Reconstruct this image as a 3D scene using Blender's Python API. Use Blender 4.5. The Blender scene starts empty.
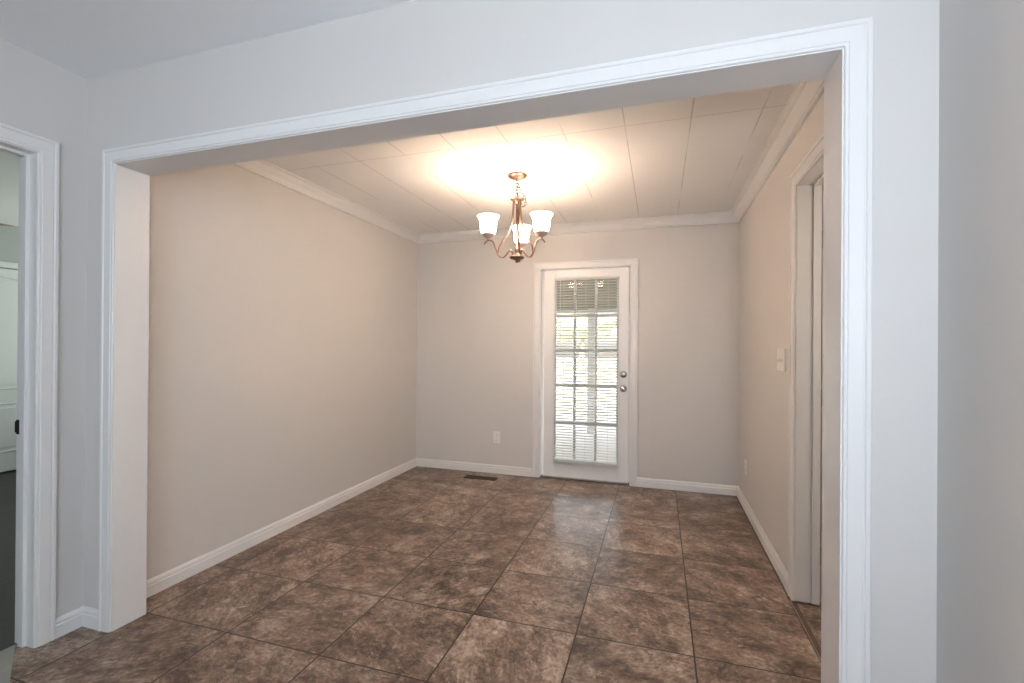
import bpy, bmesh, math, random
from mathutils import Vector, Matrix
R = math.radians
random.seed(4)
S = bpy.context.scene
COL = S.collection

# ------------------------------------------------------------------ helpers
def link(o, parent=None):
    COL.objects.link(o)
    if parent: o.parent = parent
    return o

def obj(name, bm, mat, parent=None, smooth=False, bevel=0.0, seg=2, angle=35):
    me = bpy.data.meshes.new(name)
    bmesh.ops.recalc_face_normals(bm, faces=bm.faces[:])
    if parent is not None:
        bm.transform(Matrix.Translation(-world_loc(parent)))
    bm.to_mesh(me); bm.free()
    for m in (mat if isinstance(mat, (list, tuple)) else [mat]): me.materials.append(m)
    o = bpy.data.objects.new(name, me)
    link(o, parent)
    if smooth:
        for p in me.polygons: p.use_smooth = True
        try: me.set_sharp_from_angle(angle=R(angle))
        except Exception: pass
    if bevel:
        b = o.modifiers.new('bevel', 'BEVEL'); b.width = bevel; b.segments = seg; b.limit_method = 'ANGLE'; b.angle_limit = R(40)
    return o

def world_loc(o):
    v = Vector((0, 0, 0))
    while o is not None:
        v += o.location; o = o.parent
    return v

def tag(o, label=None, cat=None, group=None, kind=None):
    if label: o['label'] = label
    if cat: o['category'] = cat
    if group: o['group'] = group
    if kind: o['kind'] = kind
    return o

def struct(name, bm, mat, label, cat, **k):
    return tag(obj(name, bm, mat, **k), label, cat, kind='structure')

def thing(name, loc, label, cat, group=None):
    o = bpy.data.objects.new(name, None); o.empty_display_size = .05
    link(o); o.location = loc
    return tag(o, label, cat, group)

def box(bm, x0, x1, y0, y1, z0, z1):
    vs = [bm.verts.new(p) for p in [(x0,y0,z0),(x1,y0,z0),(x1,y1,z0),(x0,y1,z0),(x0,y0,z1),(x1,y0,z1),(x1,y1,z1),(x0,y1,z1)]]
    for f in [(0,3,2,1),(4,5,6,7),(0,1,5,4),(1,2,6,5),(2,3,7,6),(3,0,4,7)]:
        bm.faces.new([vs[i] for i in f])
    return vs

def B(*bxs):
    bm = bmesh.new()
    for b in bxs: box(bm, *b)
    return bm

def prism(bm, poly, f):
    """poly: list of 2-D points; f(u,v,side) -> 3-D point, side 0/1"""
    a = [bm.verts.new(f(u, v, 0)) for u, v in poly]
    b = [bm.verts.new(f(u, v, 1)) for u, v in poly]
    n = len(poly)
    for i in range(n):
        bm.faces.new([a[i], a[(i+1) % n], b[(i+1) % n], b[i]])
    bm.faces.new(a); bm.faces.new(b[::-1])

def rings(bm, rs, close=True, caps=True):
    """connect successive rings of points"""
    vr = [[bm.verts.new(p) for p in r] for r in rs]
    for a, b in zip(vr, vr[1:]):
        n = len(a)
        for i in range(n if close else n-1):
            bm.faces.new([a[i], a[(i+1) % n], b[(i+1) % n], b[i]])
    if caps:
        bm.faces.new(vr[0][::-1]); bm.faces.new(vr[-1])
    return vr

def tube(bm, pts, rad, n=10, caps=True):
    pts = [Vector(p) for p in pts]
    if not isinstance(rad, (list, tuple)): rad = [rad]*len(pts)
    rs = []; up = None
    for i, p in enumerate(pts):
        t = (pts[min(i+1, len(pts)-1)] - pts[max(i-1, 0)]).normalized()
        if up is None:
            up = t.orthogonal().normalized()
        up = (up - t*up.dot(t)).normalized()
        s = t.cross(up)
        rs.append([p + (up*math.cos(2*math.pi*k/n) + s*math.sin(2*math.pi*k/n))*rad[i] for k in range(n)])
    rings(bm, rs, caps=caps)

def ribbon(bm, pts, side, w, th):
    """flat strap: centre line pts, side = width direction, w/th lists or numbers"""
    pts = [Vector(p) for p in pts]; side = Vector(side).normalized()
    if not isinstance(w, (list, tuple)): w = [w]*len(pts)
    rs = []
    for i, p in enumerate(pts):
        t = (pts[min(i+1, len(pts)-1)] - pts[max(i-1, 0)]).normalized()
        n = t.cross(side).normalized()
        a, b = side*w[i]/2, n*th/2
        rs.append([p+a*.8+b, p+a, p+a*.8-b, p-a*.8-b, p-a, p-a*.8+b])
    rings(bm, rs)

def lathe(bm, prof, c=(0,0,0), n=32, axis='z', caps=True):
    cx, cy, cz = c
    rs = []
    for r, z in prof:
        ring = []
        for k in range(n):
            a = 2*math.pi*k/n
            u, v = r*math.cos(a), r*math.sin(a)
            if axis == 'z': ring.append((cx+u, cy+v, cz+z))
            elif axis == 'y': ring.append((cx+u, cy+z, cz+v))
            else: ring.append((cx+z, cy+u, cz+v))
        rs.append(ring)
    rings(bm, rs, caps=caps)

def torus(bm, c, Rr, r, M=None, sx=1., n=16, m=6):
    rs = []
    for i in range(n):
        a = 2*math.pi*i/n
        ring = []
        for j in range(m):
            b = 2*math.pi*j/m
            p = Vector(((Rr + r*math.cos(b))*math.cos(a), r*math.sin(b), (Rr + r*math.cos(b))*math.sin(a)*sx))
            if M: p = M @ p
            ring.append(p + Vector(c))
        rs.append(ring)
    vr = [[bm.verts.new(p) for p in r_] for r_ in rs]
    for i in range(n):
        a, b = vr[i], vr[(i+1) % n]
        for j in range(m):
            bm.faces.new([a[j], a[(j+1) % m], b[(j+1) % m], b[j]])

def spline(pts, k=6):
    """Catmull-Rom through points"""
    P = [Vector(p) for p in pts]; P = [P[0]*2-P[1]] + P + [P[-1]*2-P[-2]]
    out = []
    for i in range(1, len(P)-2):
        for j in range(k):
            t = j/k
            a, b, c, d = P[i-1], P[i], P[i+1], P[i+2]
            out.append(.5*((2*b)+(c-a)*t+(2*a-5*b+4*c-d)*t*t+(3*b-a-3*c+d)*t**3))
    out.append(P[-2])
    return out

# ------------------------------------------------------------------ materials
def mat(name, col, rough=.5, metal=0., spec=.5, bump=0., bscale=200., **kw):
    m = bpy.data.materials.new(name); m.use_nodes = True
    nt = m.node_tree; b = nt.nodes['Principled BSDF']
    b.inputs['Base Color'].default_value = (*col, 1)
    b.inputs['Roughness'].default_value = rough
    b.inputs['Metallic'].default_value = metal
    b.inputs['Specular IOR Level'].default_value = spec
    tc = nt.nodes.new('ShaderNodeTexCoord')
    n = nt.nodes.new('ShaderNodeTexNoise'); n.inputs['Scale'].default_value = bscale
    n.inputs['Detail'].default_value = 3
    nt.links.new(tc.outputs['Object'], n.inputs['Vector'])
    if kw.get('var', 0):
        mx = nt.nodes.new('ShaderNodeMixRGB'); mx.blend_type = 'MULTIPLY'; mx.inputs[0].default_value = 1
        mr = nt.nodes.new('ShaderNodeMapRange'); v = kw['var']
        mr.inputs['To Min'].default_value = 1-v; mr.inputs['To Max'].default_value = 1+v*.3
        n2 = nt.nodes.new('ShaderNodeTexNoise'); n2.inputs['Scale'].default_value = kw.get('vscale', 3)
        nt.links.new(tc.outputs['Object'], n2.inputs['Vector'])
        nt.links.new(n2.outputs['Fac'], mr.inputs['Value'])
        mx.inputs[1].default_value = (*col, 1)
        nt.links.new(mr.outputs[0], mx.inputs[2]); nt.links.new(mx.outputs[0], b.inputs['Base Color'])
    if bump:
        bp = nt.nodes.new('ShaderNodeBump'); bp.inputs['Strength'].default_value = bump
        bp.inputs['Distance'].default_value = .002
        nt.links.new(n.outputs['Fac'], bp.inputs['Height']); nt.links.new(bp.outputs[0], b.inputs['Normal'])
    return m

class NT:
    def __init__(s, m): s.nt = m.node_tree; s.b = s.nt.nodes['Principled BSDF']
    def n(s, t, **k):
        o = s.nt.nodes.new(t)
        for a, v in k.items(): setattr(o, a, v)
        return o
    def l(s, a, b): s.nt.links.new(a, b)
    def math(s, op, a, b=None, c=None):
        o = s.n('ShaderNodeMath', operation=op)
        for i, v in enumerate((a, b, c)):
            if v is None: continue
            if isinstance(v, (int, float)): o.inputs[i].default_value = v
            else: s.l(v, o.inputs[i])
        return o.outputs[0]
    def noise(s, vec, scale, detail=4, rough=.55, dist=0.):
        o = s.n('ShaderNodeTexNoise'); o.inputs['Scale'].default_value = scale; o.inputs['Detail'].default_value = detail
        o.inputs['Roughness'].default_value = rough; o.inputs['Distortion'].default_value = dist
        s.l(vec, o.inputs['Vector']); return o.outputs['Fac']
    def ramp(s, fac, stops):
        o = s.n('ShaderNodeValToRGB'); e = o.color_ramp.elements
        while len(e) < len(stops): e.new(.5)
        for q, (p, c) in zip(e, stops): q.position = p; q.color = (*c, 1)
        s.l(fac, o.inputs[0]); return o.outputs[0]
    def mix(s, fac, a, b, bt='MIX'):
        o = s.n('ShaderNodeMixRGB', blend_type=bt)
        for i, v in enumerate((fac, a, b)):
            if isinstance(v, (int, float)): o.inputs[i].default_value = v
            elif isinstance(v, tuple): o.inputs[i].default_value = (*v, 1)
            else: s.l(v, o.inputs[i])
        return o.outputs[0]

TX, TY, SX, SY = -1.852, 1.154, .500, .479
def tile_material():
    m = mat('slate_tile', (.2, .14, .1), .4); N = NT(m)
    N.b.inputs['Specular IOR Level'].default_value = .35
    tc = N.n('ShaderNodeTexCoord'); sp = N.n('ShaderNodeSeparateXYZ'); N.l(tc.outputs['Object'], sp.inputs[0])
    u = N.math('DIVIDE', N.math('SUBTRACT', sp.outputs[0], TX), SX)
    v = N.math('DIVIDE', N.math('SUBTRACT', sp.outputs[1], TY), SY)
    fu, fv = N.math('FLOOR', u), N.math('FLOOR', v)
    du = N.math('ABSOLUTE', N.math('SUBTRACT', N.math('FRACT', N.math('ADD', u, .5)), .5))
    dv = N.math('ABSOLUTE', N.math('SUBTRACT', N.math('FRACT', N.math('ADD', v, .5)), .5))
    d = N.math('MINIMUM', du, dv)
    grout = N.n('ShaderNodeMapRange'); grout.interpolation_type = 'SMOOTHSTEP'
    grout.inputs['From Min'].default_value = .0055; grout.inputs['From Max'].default_value = .0085
    N.l(d, grout.inputs['Value'])
    cmb = N.n('ShaderNodeCombineXYZ'); N.l(fu, cmb.inputs[0]); N.l(fv, cmb.inputs[1])
    wn = N.n('ShaderNodeTexWhiteNoise', noise_dimensions='3D'); N.l(cmb.outputs[0], wn.inputs['Vector'])
    off = N.n('ShaderNodeVectorMath', operation='MULTIPLY_ADD')
    N.l(wn.outputs['Color'], off.inputs[0]); off.inputs[1].default_value = (30, 30, 30); N.l(tc.outputs['Object'], off.inputs[2])
    # turn and stretch each tile's grain a little
    rot = N.n('ShaderNodeVectorRotate', rotation_type='Z_AXIS'); N.l(off.outputs[0], rot.inputs['Vector'])
    N.l(N.math('MULTIPLY', N.math('SUBTRACT', wn.outputs['Value'], .5), 2.6), rot.inputs['Angle'])
    st = N.n('ShaderNodeVectorMath', operation='MULTIPLY'); N.l(rot.outputs[0], st.inputs[0]); st.inputs[1].default_value = (1, 1.35, 1)
    vec = st.outputs[0]
    a = N.noise(vec, 3.6, 6, .62, .25)
    b = N.noise(vec, 12., 8, .70, .5)
    c = N.noise(vec, 48., 5, .62, .3)
    mixf = N.math('ADD', N.math('MULTIPLY', a, .50), N.math('ADD', N.math('MULTIPLY', b, .32), N.math('MULTIPLY', c, .18)))
    col = N.ramp(mixf, [(.41, (.090, .058, .041)), (.47, (.168, .113, .080)), (.53, (.250, .179, .132)), (.60, (.365, .280, .218))])
    col = N.mix(1., col, N.ramp(b, [(.34, (.70, .69, .68)), (.45, (.96, .96, .96)), (.56, (1.06, 1.07, 1.07)), (.67, (1.36, 1.40, 1.44))]), 'MULTIPLY')
    col = N.mix(1., col, N.ramp(c, [(.36, (.86, .855, .85)), (.50, (1., 1., 1.)), (.64, (1.18, 1.20, 1.22))]), 'MULTIPLY')
    # ragged cleft ridges: dark broken lines in some areas, pale chips in others
    vo = N.n('ShaderNodeVectorMath', operation='MULTIPLY_ADD'); N.l(off.outputs[0], vo.inputs[2])
    nz = N.n('ShaderNodeTexNoise'); nz.inputs['Scale'].default_value = 9; nz.inputs['Detail'].default_value = 6; nz.inputs['Roughness'].default_value = .7
    N.l(vec, nz.inputs['Vector']); N.l(nz.outputs['Color'], vo.inputs[0]); vo.inputs[1].default_value = (.22, .22, .22)
    vein = N.math('ABSOLUTE', N.math('SUBTRACT', N.noise(vo.outputs[0], 6.5, 3, .6, .4), .5))
    vm = N.n('ShaderNodeMapRange'); vm.inputs['From Min'].default_value = .006; vm.inputs['From Max'].default_value = .028
    vm.inputs['To Min'].default_value = .75; vm.inputs['To Max'].default_value = 0
    N.l(vein, vm.inputs['Value'])
    patch = N.ramp(N.noise(vec, 5.1, 4, .6, .3), [(.49, (0, 0, 0)), (.56, (1, 1, 1))])
    patch2 = N.ramp(N.noise(vec, 7.3, 4, .6, .3), [(.50, (0, 0, 0)), (.58, (1, 1, 1))])
    col = N.mix(N.math('MULTIPLY', vm.outputs[0], patch), col, (.045, .026, .018))
    chips = N.ramp(N.noise(vec, 27, 6, .8, .6), [(.56, (0, 0, 0)), (.63, (.7, .7, .7))])
    col = N.mix(N.math('MULTIPLY', patch2, chips), col, (.50, .42, .37))
    blot = N.ramp(N.noise(vec, 19, 9, .85, .3), [(.36, (.4, .4, .4)), (.41, (0, 0, 0))])
    col = N.mix(blot, col, (.075, .045, .032))
    tv = N.n('ShaderNodeMapRange'); tv.inputs['To Min'].default_value = .86; tv.inputs['To Max'].default_value = 1.12
    N.l(wn.outputs['Value'], tv.inputs['Value'])
    col = N.mix(1., col, tv.outputs[0], 'MULTIPLY')
    col = N.mix(grout.outputs[0], (.030, .018, .012), col)
    N.l(col, N.b.inputs['Base Color'])
    rr = N.n('ShaderNodeMapRange'); rr.inputs['To Min'].default_value = .20; rr.inputs['To Max'].default_value = .46
    N.l(b, rr.inputs['Value']); N.l(rr.outputs[0], N.b.inputs['Roughness'])
    h = N.math('ADD', N.math('MULTIPLY', mixf, .9), N.math('MULTIPLY', grout.outputs[0], .5))
    bp = N.n('ShaderNodeBump'); bp.inputs['Strength'].default_value = .6; bp.inputs['Distance'].default_value = .007
    N.l(h, bp.inputs['Height']); N.l(bp.outputs[0], N.b.inputs['Normal'])
    return m

def panel_ceiling_material(col):
    """white ceiling panels butted together, hairline seams"""
    m = mat('ceiling_panels', col, .75); N = NT(m)
    tc = N.n('ShaderNodeTexCoord'); sp = N.n('ShaderNodeSeparateXYZ'); N.l(tc.outputs['Object'], sp.inputs[0])
    def seam(coord, origin, step, width):
        q = N.math('DIVIDE', N.math('SUBTRACT', coord, origin), step)
        d_ = N.math('ABSOLUTE', N.math('SUBTRACT', N.math('FRACT', N.math('ADD', q, .5)), .5))
        mr = N.n('ShaderNodeMapRange'); mr.inputs['From Min'].default_value = width*.4/step; mr.inputs['From Max'].default_value = width/step
        mr.inputs['To Min'].default_value = 1; mr.inputs['To Max'].default_value = 0
        N.l(d_, mr.inputs['Value']); return mr.outputs[0]
    wob = N.noise(tc.outputs['Object'], 1.9, 1)
    vis = N.ramp(wob, [(.42, (.06, .06, .06)), (.56, (.6, .6, .6))])
    s1 = N.math('MULTIPLY', seam(sp.outputs[0], -.182, .333, .0035), vis)
    s2 = seam(sp.outputs[1], 2.572, 6., .004)
    s3 = N.math('MULTIPLY', seam(sp.outputs[1], 2.572, .36, .002), N.math('MULTIPLY', vis, .25))
    s = N.math('MAXIMUM', N.math('MAXIMUM', s1, N.math('MULTIPLY', s2, .45)), s3)
    N.l(N.mix(s, col, tuple(c*.38 for c in col)), N.b.inputs['Base Color'])
    bp = N.n('ShaderNodeBump'); bp.inputs['Strength'].default_value = .25; bp.inputs['Distance'].default_value = .003; bp.invert = True
    N.l(s, bp.inputs['Height']); N.l(bp.outputs[0], N.b.inputs['Normal'])
    return m

def plank_material():
    m = mat('dark_plank', (.06, .05, .04), .45); N = NT(m)
    tc = N.n('ShaderNodeTexCoord')
    bt = N.n('ShaderNodeTexBrick'); bt.inputs['Scale'].default_value = 1
    bt.inputs['Brick Width'].default_value = .9; bt.inputs['Row Height'].default_value = .13; bt.inputs['Mortar Size'].default_value = .002
    bt.inputs['Color1'].default_value = (.020, .018, .014, 1); bt.inputs['Color2'].default_value = (.012, .011, .009, 1); bt.inputs['Mortar'].default_value = (.012, .01, .009, 1)
    rt = N.n('ShaderNodeMapping'); rt.inputs['Rotation'].default_value = (0, 0, R(90)); N.l(tc.outputs['Object'], rt.inputs[0])
    N.l(rt.outputs[0], bt.inputs['Vector'])
    st = N.n('ShaderNodeVectorMath', operation='MULTIPLY'); N.l(tc.outputs['Object'], st.inputs[0]); st.inputs[1].default_value = (9, 1.2, 1)
    g = N.ramp(N.noise(st.outputs[0], 4, 6, .7, .5), [(.35, (.6, .6, .6)), (.7, (1.5, 1.45, 1.35))])
    N.l(N.mix(1., bt.outputs[0], g, 'MULTIPLY'), N.b.inputs['Base Color'])
    return m

WALLC = (.655, .632, .605)
M_wall = mat('greige_wall_paint', WALLC, .62, bump=.12, bscale=350)
M_trim = mat('white_trim_paint', (.79, .78, .765), .34, bump=.05, bscale=60)
M_door = mat('white_door_paint', (.88, .87, .855), .32)
M_ceil = mat('flat_ceiling_paint', (.90, .905, .91), .8, bump=.15, bscale=250)
M_pceil = panel_ceiling_material((.90, .89, .87))
M_tile = tile_material()
M_plank = plank_material()
M_pale = mat('pale_light_patch', (.33, .33, .29), .45, var=.25, vscale=12)  # pale colour stands in for light falling on the tile
M_plate = mat('white_plate_plastic', (.82, .80, .77), .3)
M_slot = mat('dark_slot', (.03, .03, .03), .6)
M_bronze = mat('brushed_bronze', (.25, .16, .12), .38, 1., var=.35, vscale=40)
M_chrome = mat('satin_nickel', (.62, .60, .57), .22, 1.)
M_brass = mat('worn_brown_metal', (.10, .055, .035), .45, .6)
M_slat = mat('white_blind_slat', (.80, .80, .77), .4)
_nt = M_slat.node_tree; _o = [n for n in _nt.nodes if n.type == 'OUTPUT_MATERIAL'][0]
_m = _nt.nodes.new('ShaderNodeMixShader'); _t = _nt.nodes.new('ShaderNodeBsdfTranslucent'); _t.inputs[0].default_value = (.82, .82, .78, 1)
_m.inputs[0].default_value = .45
_nt.links.new(_nt.nodes['Principled BSDF'].outputs[0], _m.inputs[1]); _nt.links.new(_t.outputs[0], _m.inputs[2]); _nt.links.new(_m.outputs[0], _o.inputs[0])
M_black = mat('black_metal', (.008, .008, .008), .6, 0., .2)
M_fan = mat('tan_fan_blade', (.45, .33, .24), .45, var=.3, vscale=9)
M_greenwall = mat('sage_wall_paint', (.42, .44, .42), .7)
M_hallceil = mat('hall_ceiling_paint', (.86, .88, .84), .8)
M_hall_door = mat('hall_door_paint', (.68, .70, .69), .35)
M_sub = mat('dark_under_gap', (.05, .035, .03), .8)
M_porchwood = mat('porch_brown_paint', (.42, .38, .31), .7)
M_porchwhite = mat('porch_white_paint', (.8, .8, .78), .5)
M_concrete = mat('patio_concrete', (.82, .80, .76), .8, var=.06, vscale=2)
M_lawn = mat('lawn_green', (.42, .41, .33), .9, var=.25, vscale=3)
M_leaf = mat('foliage_green', (.58, .60, .47), .8, var=.3, vscale=2)
M_thresh = mat('threshold_brown', (.10, .062, .044), .4, var=.4, vscale=14)
M_edge = mat('threshold_edge_metal', (.42, .31, .24), .35, .5)

M_glass = bpy.data.materials.new('window_glass'); M_glass.use_nodes = True
b = M_glass.node_tree.nodes['Principled BSDF']
b.inputs['Base Color'].default_value = (1, 1, 1, 1); b.inputs['Roughness'].default_value = .0
b.inputs['IOR'].default_value = 1.45; b.inputs['Transmission Weight'].default_value = 1

M_shade = bpy.data.materials.new('frosted_glass_shade'); M_shade.use_nodes = True
nt = M_shade.node_tree; nt.nodes.clear()
o_ = nt.nodes.new('ShaderNodeOutputMaterial'); ad = nt.nodes.new('ShaderNodeAddShader'); mxs = nt.nodes.new('ShaderNodeMixShader')
tr = nt.nodes.new('ShaderNodeBsdfTranslucent'); df = nt.nodes.new('ShaderNodeBsdfDiffuse'); em = nt.nodes.new('ShaderNodeEmission')
tr.inputs[0].default_value = (.95, .92, .88, 1); df.inputs[0].default_value = (.9, .88, .85, 1); mxs.inputs[0].default_value = .35
em.inputs['Color'].default_value = (1, .765, .59, 1); em.inputs['Strength'].default_value = 26
nt.links.new(tr.outputs[0], mxs.inputs[1]); nt.links.new(df.outputs[0], mxs.inputs[2])
nt.links.new(mxs.outputs[0], ad.inputs[0]); nt.links.new(em.outputs[0], ad.inputs[1]); nt.links.new(ad.outputs[0], o_.inputs[0])
M_bulb = bpy.data.materials.new('lit_bulb'); M_bulb.use_nodes = True
b = M_bulb.node_tree.nodes['Principled BSDF']
b.inputs['Emission Color'].default_value = (1, .80, .60, 1); b.inputs['Emission Strength'].default_value = 30

# ------------------------------------------------------------------ room dimensions
XL, XR, YB, ZD = -2.508, .672, 4.532, 2.486      # dining room
YN, YJ = 1.480, 1.620                            # wall with the wide opening
NL, NR, ZN, NB = -2.540, .685, 2.528, -2.60      # near room
OX0, OX1, OZ = -2.350, .469, 2.112               # finished opening
HX0, HX1 = -6.287, -2.660                        # hall seen through the left doorway
DY1, DY0, DZ = 1.294, .46, 2.113                 # left doorway
RY1, RY0, RZ = 2.718, 1.95, 2.130                # right doorway
BX0, BX1, BZ = -1.128, -.262, 2.072              # garden door opening (inside casing)

# floors
struct('floor', B((-2.636, NR+.12, NB, YB+.02, -.06, 0.)), M_tile, 'brown slate-look tile floor running through both rooms', 'floor')
struct('floor', B((HX0-.1, -2.636, -1.2, 5.2, -.06, -.001)), M_plank, 'dark plank floor of the hall beyond the left doorway', 'floor')
struct('floor', B((NR+.12, 2.6, 1.2, 4.4, -.06, 0.)), M_tile, 'brown tile floor beyond the right doorway', 'floor')
# patch of light on the floor at the left doorway, painted as a pale piece
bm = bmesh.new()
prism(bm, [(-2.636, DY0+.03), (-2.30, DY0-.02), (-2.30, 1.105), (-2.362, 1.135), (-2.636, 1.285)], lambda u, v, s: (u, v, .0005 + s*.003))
struct('trim_light_patch', bm, M_pale, 'pale floor piece painted as a patch of light at the left doorway', 'threshold')

# walls, dining room
struct('wall_left', B((XL-.12, XL, YJ, YB+.14, 0, ZD)), M_wall, 'long bare greige wall on the left of the dining room', 'wall')
struct('wall_back', B((XL, BX0-.02, YB, YB+.14, 0, ZD), (BX1+.02, XR, YB, YB+.14, 0, ZD), (BX0-.02, BX1+.02, YB, YB+.14, BZ+.02, ZD)), M_wall,
       'greige back wall around the glazed garden door', 'wall')
struct('wall_right', B((XR, XR+.105, RY1+.02, YB+.14, 0, ZD), (XR, XR+.105, YJ, RY0-.02, 0, ZD), (XR, XR+.105, RY0-.02, RY1+.02, RZ+.02, ZD)), M_wall,
       'greige right wall of the dining room with a doorway', 'wall')
struct('ceiling', B((XL-.12, XR+.12, YJ, YB+.14, ZD, ZD+.1)), M_pceil, 'white panelled dining room ceiling with hairline seams', 'ceiling')
# wall with the wide opening
t = .02
struct('wall_front', B((NL, OX0-t, YN, YJ, 0, ZN), (OX1+t, NR, YN, YJ, 0, ZN), (OX0-t, OX1+t, YN, YJ, OZ+t, ZN)), M_wall,
       'pale grey wall cut by the wide cased opening', 'wall')
# near room
struct('wall_near_left', B((HX1+.004, NL, DY1+.02, YJ, 0, ZN), (HX1+.004, NL, NB, DY0-.02, 0, ZN), (HX1+.004, NL, DY0-.02, DY1+.02, DZ+.02, ZN)), M_wall,
       'grey wall at far left with a cased doorway', 'wall')
struct('wall_near_right', B((NR, NR+.12, NB, YJ, 0, ZN)), M_wall, 'grey wall at the far right edge', 'wall')
struct('wall_near_back', B((HX1, NR+.12, NB-.12, NB, 0, ZN)), M_wall, 'grey wall behind the viewpoint', 'wall')
struct('ceiling', B((HX1, NR+.12, NB-.12, YJ, ZN, ZN+.1)), M_ceil, 'grey-white flat ceiling of the front room', 'ceiling')
# hall beyond the left doorway
struct('wall_hall_far', B((HX0-.12, HX0, -1.2, 5.2, 0, 2.5)), M_greenwall, 'sage grey hall wall behind the panelled door', 'wall')
struct('wall_hall_end', B((HX0, HX1, 5.2, 5.3, 0, 2.5), (HX0, HX1, -1.3, -1.2, 0, 2.5)), M_greenwall, 'sage grey hall end wall', 'wall')
struct('wall_hall_side', B((HX1-.01, HX1+.003, YJ, 5.2, 0, 2.5), (HX1-.01, HX1+.003, -1.2, DY0-.02, 0, 2.5), (HX1-.01, HX1+.003, DY1+.02, YJ, 0, 2.5), (HX1-.01, HX1+.003, DY0-.02, DY1+.02, DZ+.02, 2.5)), M_greenwall, 'sage grey hall wall beside the doorway', 'wall')
struct('ceiling', B((HX0-.12, HX1, -1.3, 5.3, 2.5, 2.6)), M_hallceil, 'pale hall ceiling seen through the left doorway', 'ceiling')
# room beyond the right doorway
struct('wall_side_room', B((2.5, 2.6, 1.2, 4.4, 0, 2.5), (XR+.12, 2.6, 4.4, 4.5, 0, 2.5), (XR+.12, 2.6, 1.1, 1.2, 0, 2.5)), M_wall, 'greige wall of the room beyond the right doorway', 'wall')
struct('ceiling', B((XR+.12, 2.6, 1.1, 4.5, 2.5, 2.6)), M_ceil, 'flat ceiling beyond the right doorway', 'ceiling')

# ------------------------------------------------------------------ mouldings
def U_casing(bm, prof, s0, s1, zt, f, zb=0.):
    """prof: (outward offset, protrusion) ring; f(s, z, protrusion) -> point"""
    rs = []
    for k in range(4):
        ring = []
        for a, p in prof:
            if k == 0: ring.append(f(s0-a, zb, p))
            if k == 1: ring.append(f(s0-a, zt+a, p))
            if k == 2: ring.append(f(s1+a, zt+a, p))
            if k == 3: ring.append(f(s1+a, zb, p))
        rs.append(ring)
    rings(bm, rs)

def casing_prof(w, p=.018):
    return [(0, -.0005), (0, p*.50), (w*.03, p*.60), (w*.14, p*.60), (w*.17, p*.74), (w*.42, p*.80), (w*.70, p*.88), (w*.73, p*.78), (w*.77, p*.78), (w*.82, p),
            (w*.96, p), (w, p*.9), (w, -.0005)]

def run_profile(bm, prof, ax, a0, a1, f):
    """extrude a closed profile (u out from the wall, z) from a0 to a1; m0/m1 mitre factors"""
    rings(bm, [[f(u, z, a0(u) if callable(a0) else a0) for u, z in prof], [f(u, z, a1(u) if callable(a1) else a1) for u, z in prof]])

# jamb lining of the wide opening
W = struct('trim_1', B((OX0-t, OX0, YN-.004, YJ+.004, 0, OZ+t), (OX1, OX1+t, YN-.004, YJ+.004, 0, OZ+t), (OX0, OX1, YN-.004, YJ+.004, OZ, OZ+t)), M_trim,
           'white lining boards inside the wide opening', 'jamb')
bm = bmesh.new(); U_casing(bm, casing_prof(.0625, .018), OX0-.004, OX1+.004, OZ+.004, lambda s, z, p: (s, YN-p, z))
struct('trim_2', bm, M_trim, 'white moulded casing around the wide opening', 'casing', smooth=True, angle=20)
bm = bmesh.new(); U_casing(bm, casing_prof(.0625, .018), OX0-.004, OX1+.004, OZ+.004, lambda s, z, p: (s, YJ+p, z))
struct('trim_3', bm, M_trim, 'white casing on the dining side of the wide opening', 'casing', smooth=True, angle=20)

# left doorway: casing, jamb, stop, strike plate
bm = bmesh.new(); U_casing(bm, casing_prof(.067, .017), DY0-.004, DY1+.004, DZ+.004, lambda s, z, p: (NL+p, s, z))
struct('trim_4', bm, M_trim, 'white moulded casing around the left doorway', 'casing', smooth=True, angle=20)
jamb = struct('trim_5', B((HX1, NL+.003, DY1, DY1+t, 0, DZ+t), (HX1, NL+.003, DY0-t, DY0, 0, DZ+t), (HX1, NL+.003, DY0, DY1, DZ, DZ+t),
            (-2.617, -2.587, DY1-.012, DY1, 0, DZ), (-2.617, -2.587, DY0, DY0+.012, 0, DZ), (-2.617, -2.587, DY0+.012, DY1-.012, DZ-.012, DZ)), M_trim,
            'white jamb and stop of the left doorway', 'jamb')
st = obj('strike_plate', B((-2.6605, -2.634, DY1-.002, DY1+.0005, .905, .968), (-2.669, -2.6605, DY1-.002, DY1+.004, .912, .961)), M_black, bevel=.0008)
tag(st, 'small black strike plate on the jamb of the left doorway', 'strike plate')

# right doorway
bm = bmesh.new(); U_casing(bm, casing_prof(.078, .018), RY0-.004, RY1+.004, RZ+.002, lambda s, z, p: (XR-p, s, z))
struct('trim_6', bm, M_trim, 'white casing around the right doorway', 'casing', smooth=True, angle=20)
struct('trim_7', B((XR-.004, XR+.105, RY1, RY1+t, .012, RZ+t), (XR-.004, XR+.105, RY0-t, RY0, .012, RZ+t), (XR-.004, XR+.105, RY0, RY1, RZ, RZ+t),
                   (XR+.069, XR+.103, RY1-.011, RY1, .012, RZ), (XR+.069, XR+.103, RY0, RY0+.011, .012, RZ), (XR+.069, XR+.103, RY0+.011, RY1-.011, RZ-.011, RZ)), M_trim,
       'white jamb and stop of the right doorway', 'jamb')
th = struct('trim_8', B((XR-.020, XR+.002, RY0, RY1+.012, 0, .0045)), M_thresh, 'thin brown threshold strip in the right doorway', 'threshold', bevel=.001)
struct('trim_9', B((XR-.0245, XR-.0205, RY0, RY1+.012, 0, .006)), M_edge, 'light metal edge of the right threshold', 'threshold')
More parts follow.
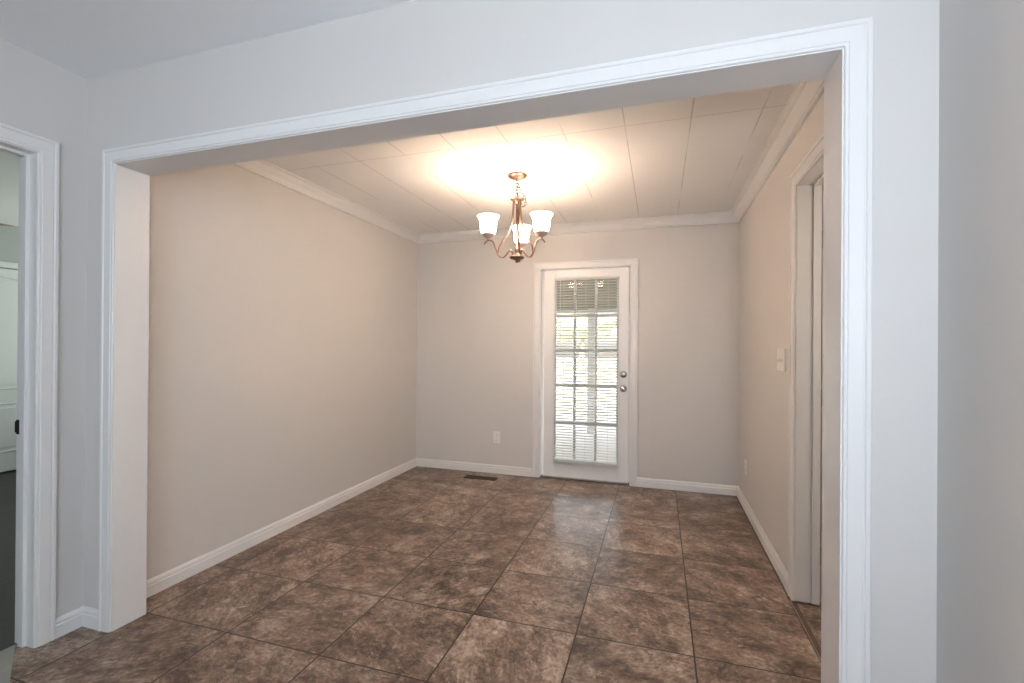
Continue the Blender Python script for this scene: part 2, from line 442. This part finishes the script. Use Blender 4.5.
# slab of the right door, standing open into the next room
d2 = thing('door_2', (XR+.14, RY1+.02, 0), 'plain white door standing open beyond the right doorway', 'door'); d2['kind'] = 'structure'
obj('door_slab', B((XR+.114, XR+.874, RY1+.002, RY1+.037, .014, 2.10)), M_door, d2, bevel=.002)
bm = bmesh.new()
for z in (.25, 1.05, 1.85): tube(bm, [(XR+.1095, RY1+.010, z-.045), (XR+.1095, RY1+.010, z+.045)], .0042, 8)
hg = obj('hinge', bm, M_chrome, d2, smooth=True)

# crown moulding (closed profile: out from wall, below ceiling)
cp = [(0, -.078), (.014, -.078), (.018, -.074), (.018, -.066), (.0225, -.066), (.028, -.056), (.036, -.046), (.047, -.038), (.056, -.028), (.060, -.019), (.066, -.019), (.066, -.014), (.074, -.012), (.079, -.007), (.085, -.007), (.085, -.0003), (0, -.0003)]
bm = bmesh.new(); rings(bm, [[(XL+u, YJ+.001, ZD+z) for u, z in cp], [(XL+u, YB-u, ZD+z) for u, z in cp]])
struct('trim_crown_left', bm, M_trim, 'white crown moulding along the left dining wall', 'crown moulding', smooth=True, angle=25)
bm = bmesh.new(); rings(bm, [[(XL+u, YB-u, ZD+z) for u, z in cp], [(XR-u, YB-u, ZD+z) for u, z in cp]])
struct('trim_crown_back', bm, M_trim, 'white crown moulding along the back wall', 'crown moulding', smooth=True, angle=25)
bm = bmesh.new(); rings(bm, [[(XR-u, YJ+.001, ZD+z) for u, z in cp], [(XR-u, YB-u, ZD+z) for u, z in cp]])
struct('trim_crown_right', bm, M_trim, 'white crown moulding along the right dining wall', 'crown moulding', smooth=True, angle=25)
# baseboards
bp_ = [(0, 0), (.016, 0), (.0165, .054), (.0135, .057), (.0100, .058), (.0100, .063), (.0120, .066), (.0115, .072), (.007, .080), (.004, .084), (0, .084)]
def base(name, ring0, ring1, label):
    bm = bmesh.new(); rings(bm, [ring0, ring1]); struct(name, bm, M_trim, label, 'baseboard', smooth=True, angle=25)
base('baseboard_left', [(XL+u, YJ+.001, z) for u, z in bp_], [(XL+u, YB-u, z) for u, z in bp_], 'white baseboard along the left dining wall')
base('baseboard_back', [(XL+u, YB-u, z) for u, z in bp_], [(BX0-.075, YB-u, z) for u, z in bp_], 'white baseboard left of the garden door')
base('baseboard_back', [(BX1+.069, YB-u, z) for u, z in bp_], [(XR-u, YB-u, z) for u, z in bp_], 'white baseboard right of the garden door')
base('baseboard_right', [(XR-u, YB-u, z) for u, z in bp_], [(XR-u, RY1+.083, z) for u, z in bp_], 'white baseboard along the right dining wall')
base('baseboard_near_left', [(NL+u, DY1+.072, z) for u, z in bp_], [(NL+u, YN-u, z) for u, z in bp_], 'short white baseboard beside the left doorway')
base('baseboard_front', [(NL+u, YN-u, z) for u, z in bp_], [(OX0-.067, YN-u, z) for u, z in bp_], 'short white baseboard left of the wide opening')
base('baseboard_front', [(OX1+.067, YN-u, z) for u, z in bp_], [(NR-u, YN-u, z) for u, z in bp_], 'short white baseboard right of the wide opening')
base('baseboard_near_right', [(NR-u, NB, z) for u, z in bp_], [(NR-u, YN-u, z) for u, z in bp_], 'white baseboard along the far right wall')

# ------------------------------------------------------------------ garden door with fifteen lights
bm = bmesh.new(); U_casing(bm, casing_prof(.070, .018), BX0-.004, BX1+.004, BZ-.008, lambda s, z, p: (s, YB-p, z))
struct('trim_10', bm, M_trim, 'white casing around the garden door', 'casing', smooth=True, angle=20)
struct('trim_11', B((BX0-t, BX0, YB-.003, YB+.14, 0, BZ+t), (BX1, BX1+t, YB-.003, YB+.14, 0, BZ+t), (BX0, BX1, YB-.003, YB+.14, BZ-.008, BZ+t),
                    (BX0, BX0+.012, YB+.066, YB+.10, 0, BZ-.01), (BX1-.012, BX1, YB+.066, YB+.10, 0, BZ-.01)), M_trim, 'white jamb of the garden door', 'jamb')
struct('trim_12', B((BX0, BX1, YB-.004, YB+.16, -.02, .010)), M_thresh, 'brown sill under the garden door', 'threshold', bevel=.002)
DX0, DX1, D0, D1, DZ0, DZ1 = BX0+.028, BX1-.012, YB+.018, YB+.062, .016, 2.058
GX0, GX1, GZ0, GZ1 = -.978, -.384, .185, 1.955
d1 = thing('door_1', ((DX0+DX1)/2, YB+.04, .012), 'white glazed garden door of fifteen panes in the back wall', 'door'); d1['kind'] = 'structure'
obj('stile', B((DX0, GX0, D0, D1, DZ0, DZ1)), M_door, d1, bevel=.003)
obj('stile', B((GX1, DX1, D0, D1, DZ0, DZ1)), M_door, d1, bevel=.003)
obj('rail', B((GX0-.001, GX1+.001, D0+.0005, D1-.0005, DZ0+.001, GZ0)), M_door, d1, bevel=.003)
obj('rail', B((GX0-.001, GX1+.001, D0+.0005, D1-.0005, GZ1, DZ1-.001)), M_door, d1, bevel=.003)
bead = bmesh.new()
for a in ((GX0-.016, GX0+.004, GZ0-.016, GZ1+.016), (GX1-.004, GX1+.016, GZ0-.016, GZ1+.016), (GX0, GX1, GZ0-.016, GZ0+.004), (GX0, GX1, GZ1-.004, GZ1+.016)):
    box(bead, a[0], a[1], D0-.006, D0+.001, a[2], a[3])
obj('glazing_bead', bead, M_door, d1, bevel=.002)
ZR = [GZ0, .560, .926, 1.266, 1.600, GZ1]
XC = [GX0, -.790, -.585, GX1]
for z in ZR[1:-1]:
    obj('muntin', B((GX0, GX1, D0+.0005, D1-.004, z-.014, z+.014)), M_door, d1, bevel=.004)
for x in XC[1:-1]:
    obj('muntin', B((x-.012, x+.012, D0+.001, D1-.005, GZ0, GZ1)), M_door, d1, bevel=.004)
for i in range(5):
    for j in range(3):
        obj('pane', B((XC[j]+.011*(j > 0), XC[j+1]-.011*(j < 2), YB+.038, YB+.042, ZR[i]+.011*(i > 0), ZR[i+1]-.011*(i < 4))), M_glass, d1)
# knob below, deadbolt above
bm = bmesh.new(); lathe(bm, [(.0, .0), (.031, 0), (.033, -.004), (.028, -.009), (.014, -.012), (.011, -.030), (.020, -.036), (.0262, -.046), (.0285, -.055), (.024, -.063), (.012, -.067), (.0, -.068)][1:-1], (-.322, D0, .906), 28, 'y')
kn = obj('door_knob', bm, M_chrome, d1, smooth=True, angle=50); kn['label'] = 'round satin nickel door knob'
bm = bmesh.new(); box(bm, -.327, -.317, D0-.070, D0-.066, .904, .908); obj('lock_button', bm, M_slot, kn)
bm = bmesh.new(); lathe(bm, [(.031, 0), (.033, -.004), (.030, -.012), (.022, -.016), (.008, -.018)], (-.322, D0, 1.040), 28, 'y')
db = obj('deadbolt', bm, M_chrome, d1, smooth=True, angle=50); db['label'] = 'round satin nickel deadbolt'
bm = bmesh.new(); box(bm, -.341, -.303, D0-.030, D0-.016, 1.035, 1.045); obj('thumb_turn', bm, M_chrome, db, bevel=.002)

# mini blind hung on the door
BX = (-.994, -.366); BY = D0-.020
bl = thing('mini_blind', ((BX[0]+BX[1])/2, BY, .15), 'white mini blind with open slats hung over the glazed garden door', 'blind')
obj('headrail', B((BX[0], BX[1], BY-.014, BY+.013, 1.948, 1.978)), M_slat, bl, bevel=.002)
def slat(z, ang=22):
    bm = bmesh.new(); n = 5; w = .0125; top = []
    for k in range(n):
        v = (k/(n-1)*2-1)
        y, zz = v*w, .0018*(1-v*v)
        y, zz = y*math.cos(R(ang))-zz*math.sin(R(ang)), y*math.sin(R(ang))+zz*math.cos(R(ang))
        top.append((y, zz))
    poly = [(y, zz+.0003) for y, zz in top] + [(y, zz-.0003) for y, zz in reversed(top)]
    prism(bm, poly, lambda u, v, s: ((BX[0]+.004, BX[1]-.004)[s], BY+u, z+v))
    return bm
s0 = obj('slat', slat(1.932), M_slat, bl)
z = 1.932 - .0262
while z > .185:
    c = s0.copy(); link(c, bl); c.location = (0, 0, z-1.932); z -= .0262
obj('bottom_rail', B((BX[0]+.002, BX[1]-.002, BY-.013, BY+.012, .148, .166)), M_slat, bl, bevel=.002)
obj('stacked_slats', B((BX[0]+.004, BX[1]-.004, BY-.012, BY+.012, .168, .178)), M_slat, bl, bevel=.001)
for x in (BX[0]+.10, (BX[0]+BX[1])/2, BX[1]-.10):
    bm = bmesh.new()
    for y in (BY-.0128, BY+.0128): tube(bm, [(x, y, .165), (x, y, 1.95)], .0007, 5)
    obj('ladder_cord', bm, M_slat, bl)
bm = bmesh.new(); tube(bm, [(-.925, BY-.024, 1.95), (-.925, BY-.026, 1.62), (-.925, BY-.024, 1.33)], .0038, 6)
obj('tilt_wand', bm, M_slat, bl, smooth=True)

# ------------------------------------------------------------------ electrical plates
o = thing('wall_outlet', (-1.583, YB, .368), 'white duplex outlet low on the back wall left of the garden door', 'outlet')
obj('cover_plate', B((-1.620, -1.546, YB-.006, YB, .309, .428)), M_plate, o, bevel=.002)
for z in (.343, .393):
    bm = bmesh.new(); lathe(bm, [(.0165, 0), (.0165, -.002), (.015, -.003)], (-1.583, YB-.0058, z), 20, 'y')
    r_ = obj('receptacle', bm, M_plate, o, smooth=True)
    obj('slot', B((-1.590, -1.588, YB-.0093, YB-.0085, z-.002, z+.007), (-1.578, -1.576, YB-.0093, YB-.0085, z-.002, z+.006), (-1.585, -1.581, YB-.0093, YB-.0085, z-.010, z-.006)), M_slot, r_)
o = thing('wall_outlet', (XR, 4.14, .344), 'white outlet low on the right wall near the back corner', 'outlet')
obj('cover_plate', B((XR-.007, XR, 4.09, 4.19, .286, .402)), M_plate, o, bevel=.002)
for z in (.319, .369):
    bm = bmesh.new(); lathe(bm, [(.0165, 0), (.0165, -.002), (.015, -.003)], (XR-.0068, 4.14, z), 20, 'x')
    r_ = obj('receptacle', bm, M_plate, o, smooth=True)
    obj('slot', B((XR-.0103, XR-.0095, 4.133, 4.135, z-.002, z+.007), (XR-.0103, XR-.0095, 4.145, 4.147, z-.002, z+.006)), M_slot, r_)
o = thing('light_switch', (XR, 3.020, 1.235), 'white double toggle switch on the right wall beside the doorway', 'light switch')
obj('cover_plate', B((XR-.008, XR, 2.932, 3.108, 1.170, 1.296)), M_plate, o, bevel=.0025)
for y in (2.985, 3.055):
    tg = obj('toggle', B((XR-.0095, XR-.0075, y-.008, y+.008, 1.218, 1.250)), M_plate, o, bevel=.001)
    bm = bmesh.new(); prism(bm, [(0, 1.228), (-.012, 1.222), (-.013, 1.228), (0, 1.242)], lambda u, v, s: (XR-.009+u, y-.0045+s*.009, v))
    obj('lever', bm, M_plate, tg, bevel=.0008)
# floor register
o = thing('floor_vent', (-1.672, 4.312, 0), 'dark brown metal floor vent set in the tiles near the back wall', 'vent')
x0, x1, y0, y1 = -1.835, -1.505, 4.262, 4.365
obj('frame', B((x0, x1, y0, y0+.012, .0, .006), (x0, x1, y1-.012, y1, .0, .006), (x0, x0+.014, y0+.012, y1-.012, .0, .006), (x1-.014, x1, y0+.012, y1-.012, .0, .006)), M_brass, o, bevel=.001)
obj('duct_opening', B((x0+.01, x1-.01, y0+.01, y1-.01, .0004, .0012)), M_slot, o)
bm = bmesh.new()
for k in range(17):
    x = x0+.026+k*.0173
    box(bm, x, x+.004, y0+.012, y1-.012, .001, .005)
lv = obj('louvre_grille', bm, M_brass, o)

# ------------------------------------------------------------------ chandelier
CX, CY = -.943, 3.095
ch = thing('chandelier', (CX, CY, ZD), 'three-light bronze chandelier with lit white bell shades hanging from the dining ceiling', 'chandelier')
def D(az, r, z): return Vector((CX + r*math.cos(R(az)), CY + r*math.sin(R(az)), z))
bm = bmesh.new(); lathe(bm, [(.066, ZD-.0005), (.068, ZD-.006), (.064, ZD-.013), (.050, ZD-.022), (.030, ZD-.029), (.014, ZD-.033), (.010, ZD-.040), (.004, ZD-.042)], (CX, CY, 0), 36)
obj('canopy', bm, M_bronze, ch, smooth=True, angle=60)
# chain links from the canopy loop down to the top ring, and the slack hanging beside it
M_link = mat('dark_bronze_chain', (.10, .06, .045), .5, .5)
M_cup = mat('pinkish_brushed_metal', (.50, .38, .32), .5, .45)
bm = bmesh.new()
nl = 5; zt, zb = ZD-.042, 2.345
torus(bm, (CX, CY, ZD-.050), .011, .0030, Matrix.Rotation(R(20), 3, 'Z'))
for k in range(4):
    z_ = ZD-.072 - k*.0215
    torus(bm, (CX-.004*math.sin(k*1.2), CY, z_), .0088, .0028, Matrix.Rotation(R(90*(k % 2)+25), 3, 'Z'), 1.75, 14, 6)
obj('chain', bm, M_link, ch, smooth=True)
vr = Vector((.957, .291, 0))
sl = spline([Vector((CX, CY, ZD-.058)), Vector((CX, CY, ZD-.085))+vr*.014, Vector((CX, CY, 2.36))+vr*.036, Vector((CX, CY, 2.315))+vr*.056, Vector((CX, CY, 2.277))+vr*.054, Vector((CX, CY, 2.270))+vr*.036, Vector((CX, CY, 2.292))+vr*.024], 8)
bm = bmesh.new(); acc = 0; k = 0; last = sl[0]
for a, b_ in zip(sl, sl[1:]):
    acc += (b_-a).length
    if acc > .0185:
        acc = 0; tdir = (b_-a).normalized()
        q = Vector((0, 0, 1)).rotation_difference(tdir).to_matrix() @ Matrix.Rotation(R(90*(k % 2)+20), 3, 'Z')
        torus(bm, b_, .0078, .0024, q, 1.6, 12, 5); k += 1
obj('slack_chain', bm, M_link, ch, smooth=True)
bm = bmesh.new(); tube(bm, sl, .0016, 6); obj('cord', bm, mat('clear_cord', (.6, .5, .42), .4), ch, smooth=True)
bm = bmesh.new(); torus(bm, (CX, CY, 2.337), .011, .0024, Matrix.Rotation(R(20), 3, 'Z'))
lathe(bm, [(.006, 2.330), (.022, 2.328), (.046, 2.323), (.049, 2.318), (.046, 2.313), (.030, 2.309), (.020, 2.300), (.016, 2.285), (.009, 2.275)], (CX, CY, 0), 32)
obj('top_cap', bm, M_bronze, ch, smooth=True, angle=60)
bm = bmesh.new(); lathe(bm, [(.0085, 2.29), (.0085, 1.985), (.013, 1.975), (.016, 1.962), (.011, 1.952), (.013, 1.944)], (CX, CY, 0), 24)
obj('centre_column', bm, M_bronze, ch, smooth=True, angle=60)
bm = bmesh.new(); lathe(bm, [(.012, 1.944), (.026, 1.938), (.032, 1.928), (.050, 1.921), (.052, 1.914), (.045, 1.906), (.028, 1.901), (.016, 1.897), (.010, 1.892), (.012, 1.887), (.009, 1.882), (.003, 1.877)], (CX, CY, 0), 36)
obj('hub', bm, M_bronze, ch, smooth=True, angle=60)
arm_rz = [(.026, 1.926), (.032, 1.946), (.044, 1.960), (.058, 1.956), (.078, 1.928), (.100, 1.907), (.124, 1.912), (.143, 1.940), (.157, 1.976), (.174, 2.008), (.196, 2.017), (.220, 2.008), (.236, 1.988)]
strap_rz = [(.026, 2.312), (.028, 2.24), (.034, 2.18), (.048, 2.125), (.072, 2.068), (.106, 2.015), (.130, 1.975), (.138, 1.935)]
RS = .208
BULBS = []
for az in (98, 218, 338):
    side = Vector((-math.sin(R(az)), math.cos(R(az)), 0))
    pts = spline([D(az, r, z) for r, z in arm_rz], 5)
    n = len(pts)
    bm = bmesh.new(); ribbon(bm, pts, side, [.013+.003*math.sin(i/n*math.pi*2) if i < n-10 else .013-.008*((i-(n-10))/10) for i in range(n)], .0085)
    obj('arm', bm, M_bronze, ch, smooth=True, angle=50)
    pts = spline([D(az, r, z) for r, z in strap_rz], 5); n = len(pts)
    bm = bmesh.new(); ribbon(bm, pts, side, [.024-.014*i/n for i in range(n)], .0085)
    obj('strap', bm, M_bronze, ch, smooth=True, angle=50)
    c = D(az, RS, 0)
    bm = bmesh.new(); lathe(bm, [(.007, 2.017), (.010, 2.024), (.014, 2.030), (.028, 2.037), (.040, 2.047), (.044, 2.056), (.044, 2.061), (.038, 2.063), (.012, 2.060)], c, 28)
    obj('socket_cup', bm, M_cup, ch, smooth=True, angle=60)
    bm = bmesh.new()
    out = [(.040, 2.063), (.046, 2.067), (.051, 2.080), (.054, 2.098), (.055, 2.120), (.057, 2.142), (.062, 2.160), (.069, 2.173), (.075, 2.178)]
    inn = [(r-.003, z+(.001 if i else .003)) for i, (r, z) in enumerate(out)]
    lathe(bm, out + inn[::-1], c, 36, caps=False)
    sh = obj('glass_shade', bm, M_shade, ch, smooth=True, angle=70)
    bm = bmesh.new(); lathe(bm, [(.010, 2.061), (.013, 2.08), (.021, 2.098), (.024, 2.112), (.020, 2.128), (.009, 2.137)], c, 20)
    bu = obj('bulb', bm, M_bulb, ch, smooth=True, angle=70)
    BULBS.append(c + Vector((0, 0, 2.165)))

# ------------------------------------------------------------------ hall door, ceiling fan
hd = thing('door_3', (HX0, 2.93, 0), 'white panelled door at the far side of the hall through the left doorway', 'door'); hd['kind'] = 'structure'
hy0, hy1 = 2.50, 3.31
def hall_slab():
    bm = bmesh.new(); box(bm, HX0+.002, HX0+.030, hy0, hy1, .012, 2.045)
    return bm
obj('door_slab', hall_slab(), M_hall_door, hd, bevel=.002)
# recessed-look panels: raised field inside a groove frame
def arch_poly(y0, y1, z0, z1, rise, n=14):
    p = [(y0, z0), (y1, z0)]
    for k in range(n+1):
        t_ = 1-k/n
        y = y0+(y1-y0)*t_
        p.append((y, z1 + rise*math.sin(math.pi*t_)**1.0))
    return p
for (z0, z1, rise, ins) in ((.83, 1.90, .075, .0), (.20, .70, 0., .0)):
    y0, y1 = hy0+.115, hy1-.115
    outer = arch_poly(y0, y1, z0, z1, rise); inner = arch_poly(y0+.022, y1-.022, z0+.022, z1-.022, rise)
    bm = bmesh.new()
    a = [bm.verts.new((HX0+.030, y, z)) for y, z in outer]; m_ = [bm.verts.new((HX0+.0385, y*.5+yy*.5, z*.5+zz*.5)) for (y, z), (yy, zz) in zip(outer, inner)]
    c = [bm.verts.new((HX0+.0305, y, z)) for y, z in inner]
    for i in range(len(a)):
        j = (i+1) % len(a)
        bm.faces.new([a[i], a[j], m_[j], m_[i]]); bm.faces.new([m_[i], m_[j], c[j], c[i]])
    obj('panel_moulding', bm, M_hall_door, hd)
    inn2 = arch_poly(y0+.05, y1-.05, z0+.05, z1-.05, rise)
    bm = bmesh.new(); prism(bm, inn2, lambda u, v, s: (HX0+.0302+s*.006, u, v)); obj('raised_panel', bm, M_hall_door, hd, bevel=.003)
bm = bmesh.new(); U_casing(bm, casing_prof(.06, .016), hy0-.008, hy1+.008, 2.058, lambda s, z, p: (HX0+p, s, z))
struct('trim_13', bm, M_hall_door, 'white casing around the hall door', 'casing', smooth=True, angle=20)
base('baseboard_hall', [(HX0+u, hy1+.07, z) for u, z in bp_], [(HX0+u, 5.2, z) for u, z in bp_], 'white baseboard along the far hall wall')

fc = Vector((-5.40, 1.93, 2.5))
fan = thing('ceiling_fan', fc, 'ceiling fan with tan blades glimpsed in the hall through the left doorway', 'ceiling fan')
bm = bmesh.new(); lathe(bm, [(.07, 2.4995), (.072, 2.47), (.05, 2.445), (.018, 2.43), (.014, 2.35), (.05, 2.335), (.10, 2.31), (.115, 2.27), (.11, 2.22), (.07, 2.19), (.03, 2.18)], (fc.x, fc.y, 0), 28)
obj('motor', bm, M_fan, fan, smooth=True)
tip = Vector((-4.84, 2.315, 0)); a0 = math.atan2(tip.y-fc.y, tip.x-fc.x); Lb = (Vector((tip.x, tip.y))-fc.xy).length
for k in range(5):
    a = a0 + k*2*math.pi/5; u = Vector((math.cos(a), math.sin(a), 0)); v = Vector((-u.y, u.x, 0))
    bm = bmesh.new(); poly = [(.16, -.045), (Lb*.8, -.065), (Lb*.97, -.055), (Lb, -.02), (Lb, .02), (Lb*.97, .055), (Lb*.8, .065), (.16, .045)]
    prism(bm, poly, lambda p, q, s: Vector((fc.x, fc.y, 2.215+s*.007 + q*.15)) + u*p + v*q)
    bd = obj('blade', bm, M_fan, fan, bevel=.002)
    bm = bmesh.new(); prism(bm, [(.09, -.015), (.20, -.03), (.20, .03), (.09, .015)], lambda p, q, s: Vector((fc.x, fc.y, 2.208+s*.006+q*.15)) + u*p + v*q)
    obj('blade_iron', bm, M_brass, bd)

# ------------------------------------------------------------------ outside, seen through the blind
struct('ground_patio', B((-6, 5, YB+.16, 9.3, -.2, -.10)), M_concrete, 'pale concrete patio outside the garden door', 'patio')
bm = bmesh.new(); box(bm, -40, 40, 9.3, 60, -.35, -.14)
tag(obj('lawn', bm, M_lawn), 'sunlit lawn beyond the patio', 'lawn', kind='stuff')
struct('ceiling_porch', B((-6, 5, YB+.15, 7.75, 2.42, 2.52)), M_porchwood, 'brown porch ceiling outside the garden door', 'porch ceiling')
struct('trim_porch_beam', B((-6, 5, 7.62, 7.75, 1.89, 2.42)), M_porchwood, 'deep brown porch beam seen through the top panes', 'beam')
struct('trim_porch_fascia', B((-6, 5, 7.58, 7.62, 1.845, 1.90)), M_porchwhite, 'white board along the bottom of the porch beam', 'beam')
pp = obj('porch_post', B((-1.11, -1.00, 7.60, 7.71, -.10, 1.93)), M_porchwhite, bevel=.006)
tag(pp, 'white square porch post seen through the middle panes', 'post')
pp2 = obj('porch_post', B((-3.6, -3.49, 7.60, 7.71, -.10, 1.93)), M_porchwhite, bevel=.006)
tag(pp2, 'white square porch post standing left of the garden door view', 'post')
# hedge and trees
def blob(c, r, seed, n=3, amp=.35):
    bm = bmesh.new(); bmesh.ops.create_icosphere(bm, subdivisions=4, radius=1)
    from mathutils import noise
    for v in bm.verts:
        d = v.co.normalized(); k = 1 + amp*noise.noise(d*2.2+Vector((seed, 0, 0))) + .16*noise.noise(d*7+Vector((0, seed, 0))) + .07*noise.noise(d*17)
        v.co = Vector((d.x*r[0]*k, d.y*r[1]*k, d.z*r[2]*k)) + Vector(c)
    return bm
for i, (x, y, s_, lab) in enumerate([(-11.5, 26, 2.6, 'broad leafy tree at the left end of the garden'), (-4.6, 29, 2.3, 'rounded leafy tree seen through the middle panes'), (1.8, 26, 2.5, 'tall leafy tree at the right end of the garden')]):
    t_ = thing('garden_tree', (x, y, -.14), lab, 'tree', 'garden trees')
    bm = bmesh.new(); tube(bm, [(x, y, -.137), (x, y, .3), (x+.1, y, 1.2), (x, y+.1, s_*1.2)], [.22, .2, .16, .1], 10); obj('trunk', bm, M_porchwood, t_, smooth=True)
    obj('crown', blob((x, y, s_*1.45), (s_*.95, s_*.8, s_*.72), i*3.7), M_leaf, t_, smooth=True, angle=180)
    bm = None

# ------------------------------------------------------------------ light
w = bpy.data.worlds.new('sky'); S.world = w; w.use_nodes = True
nt = w.node_tree; bg = nt.nodes['Background']
sky = nt.nodes.new('ShaderNodeTexSky'); sky.sky_type = 'NISHITA'; sky.sun_elevation = R(48); sky.sun_rotation = R(200); sky.sun_disc = False
sky.air_density = 1.5; sky.dust_density = 3
hs = nt.nodes.new('ShaderNodeHueSaturation'); hs.inputs['Saturation'].default_value = .35
nt.links.new(sky.outputs[0], hs.inputs['Color']); nt.links.new(hs.outputs[0], bg.inputs['Color']); bg.inputs['Strength'].default_value = 1.0

def lamp(name, kind, loc, energy, col, **k):
    l = bpy.data.lights.new(name, kind); l.energy = energy; l.color = col
    for a, v in k.items(): setattr(l, a, v)
    o = bpy.data.objects.new(name, l); link(o); o.location = loc
    return o
sun = lamp('sun', 'SUN', (0, 20, 10), 2.2, (1, .95, .86), angle=R(2)); sun.rotation_euler = (R(38), R(12), R(10))
for p in BULBS:
    lamp('bulb_light', 'POINT', p, .8, (1, .78, .60), shadow_soft_size=.022)
# flash / lamp light held just right of and behind the camera
fl = lamp('photographer_light', 'AREA', (.36, -.62, 1.31), 20.5, (.79, .88, 1.0), shape='DISK', size=.16)
fl.rotation_euler = (R(128), 0, R(8))
# broad soft fill light added behind the viewpoint, no window is built there
wl = lamp('near_room_fill', 'AREA', (.1, -2.3, 1.7), 54, (.76, .87, 1.0), shape='RECTANGLE', size=1.1, size_y=1.4)
wl.rotation_euler = (R(122), 0, R(42))
hl = lamp('hall_fill', 'AREA', (-4.6, 4.9, 1.2), 62, (.93, 1.0, .95), shape='RECTANGLE', size=1.6, size_y=1.4)  # unseen fill light added to brighten the hall
hl.rotation_euler = (R(140), 0, R(180))
lamp('side_room_fill', 'POINT', (1.5, 1.9, 1.7), 15, (1, .86, .72), shadow_soft_size=.1)  # unseen light added to brighten the right doorway jamb

# ------------------------------------------------------------------ camera
f, a, pi, ro = 467.96, .3049, .0020, .0066
F = Vector((-math.sin(a)*math.cos(pi), math.cos(a)*math.cos(pi), math.sin(pi)))
Rr = Vector((math.cos(a), math.sin(a), 0)); U = Rr.cross(F)
X = Rr*math.cos(ro) + U*math.sin(ro); Y = -Rr*math.sin(ro) + U*math.cos(ro)
cam = bpy.data.cameras.new('camera'); co = bpy.data.objects.new('camera', cam); link(co)
cam.sensor_width = 36; cam.lens = f/1024*36; cam.shift_y = 3.97/1024; cam.clip_start = .02; cam.clip_end = 200
m = Matrix((X, Y, -F)).transposed().to_4x4(); m.translation = Vector((0, 0, 1.3))
co.matrix_world = m
S.camera = co

S.view_settings.view_transform = 'Standard'; S.view_settings.look = 'None'
S.view_settings.exposure = 0.25; S.view_settings.gamma = 1; S.view_settings.use_curve_mapping = False
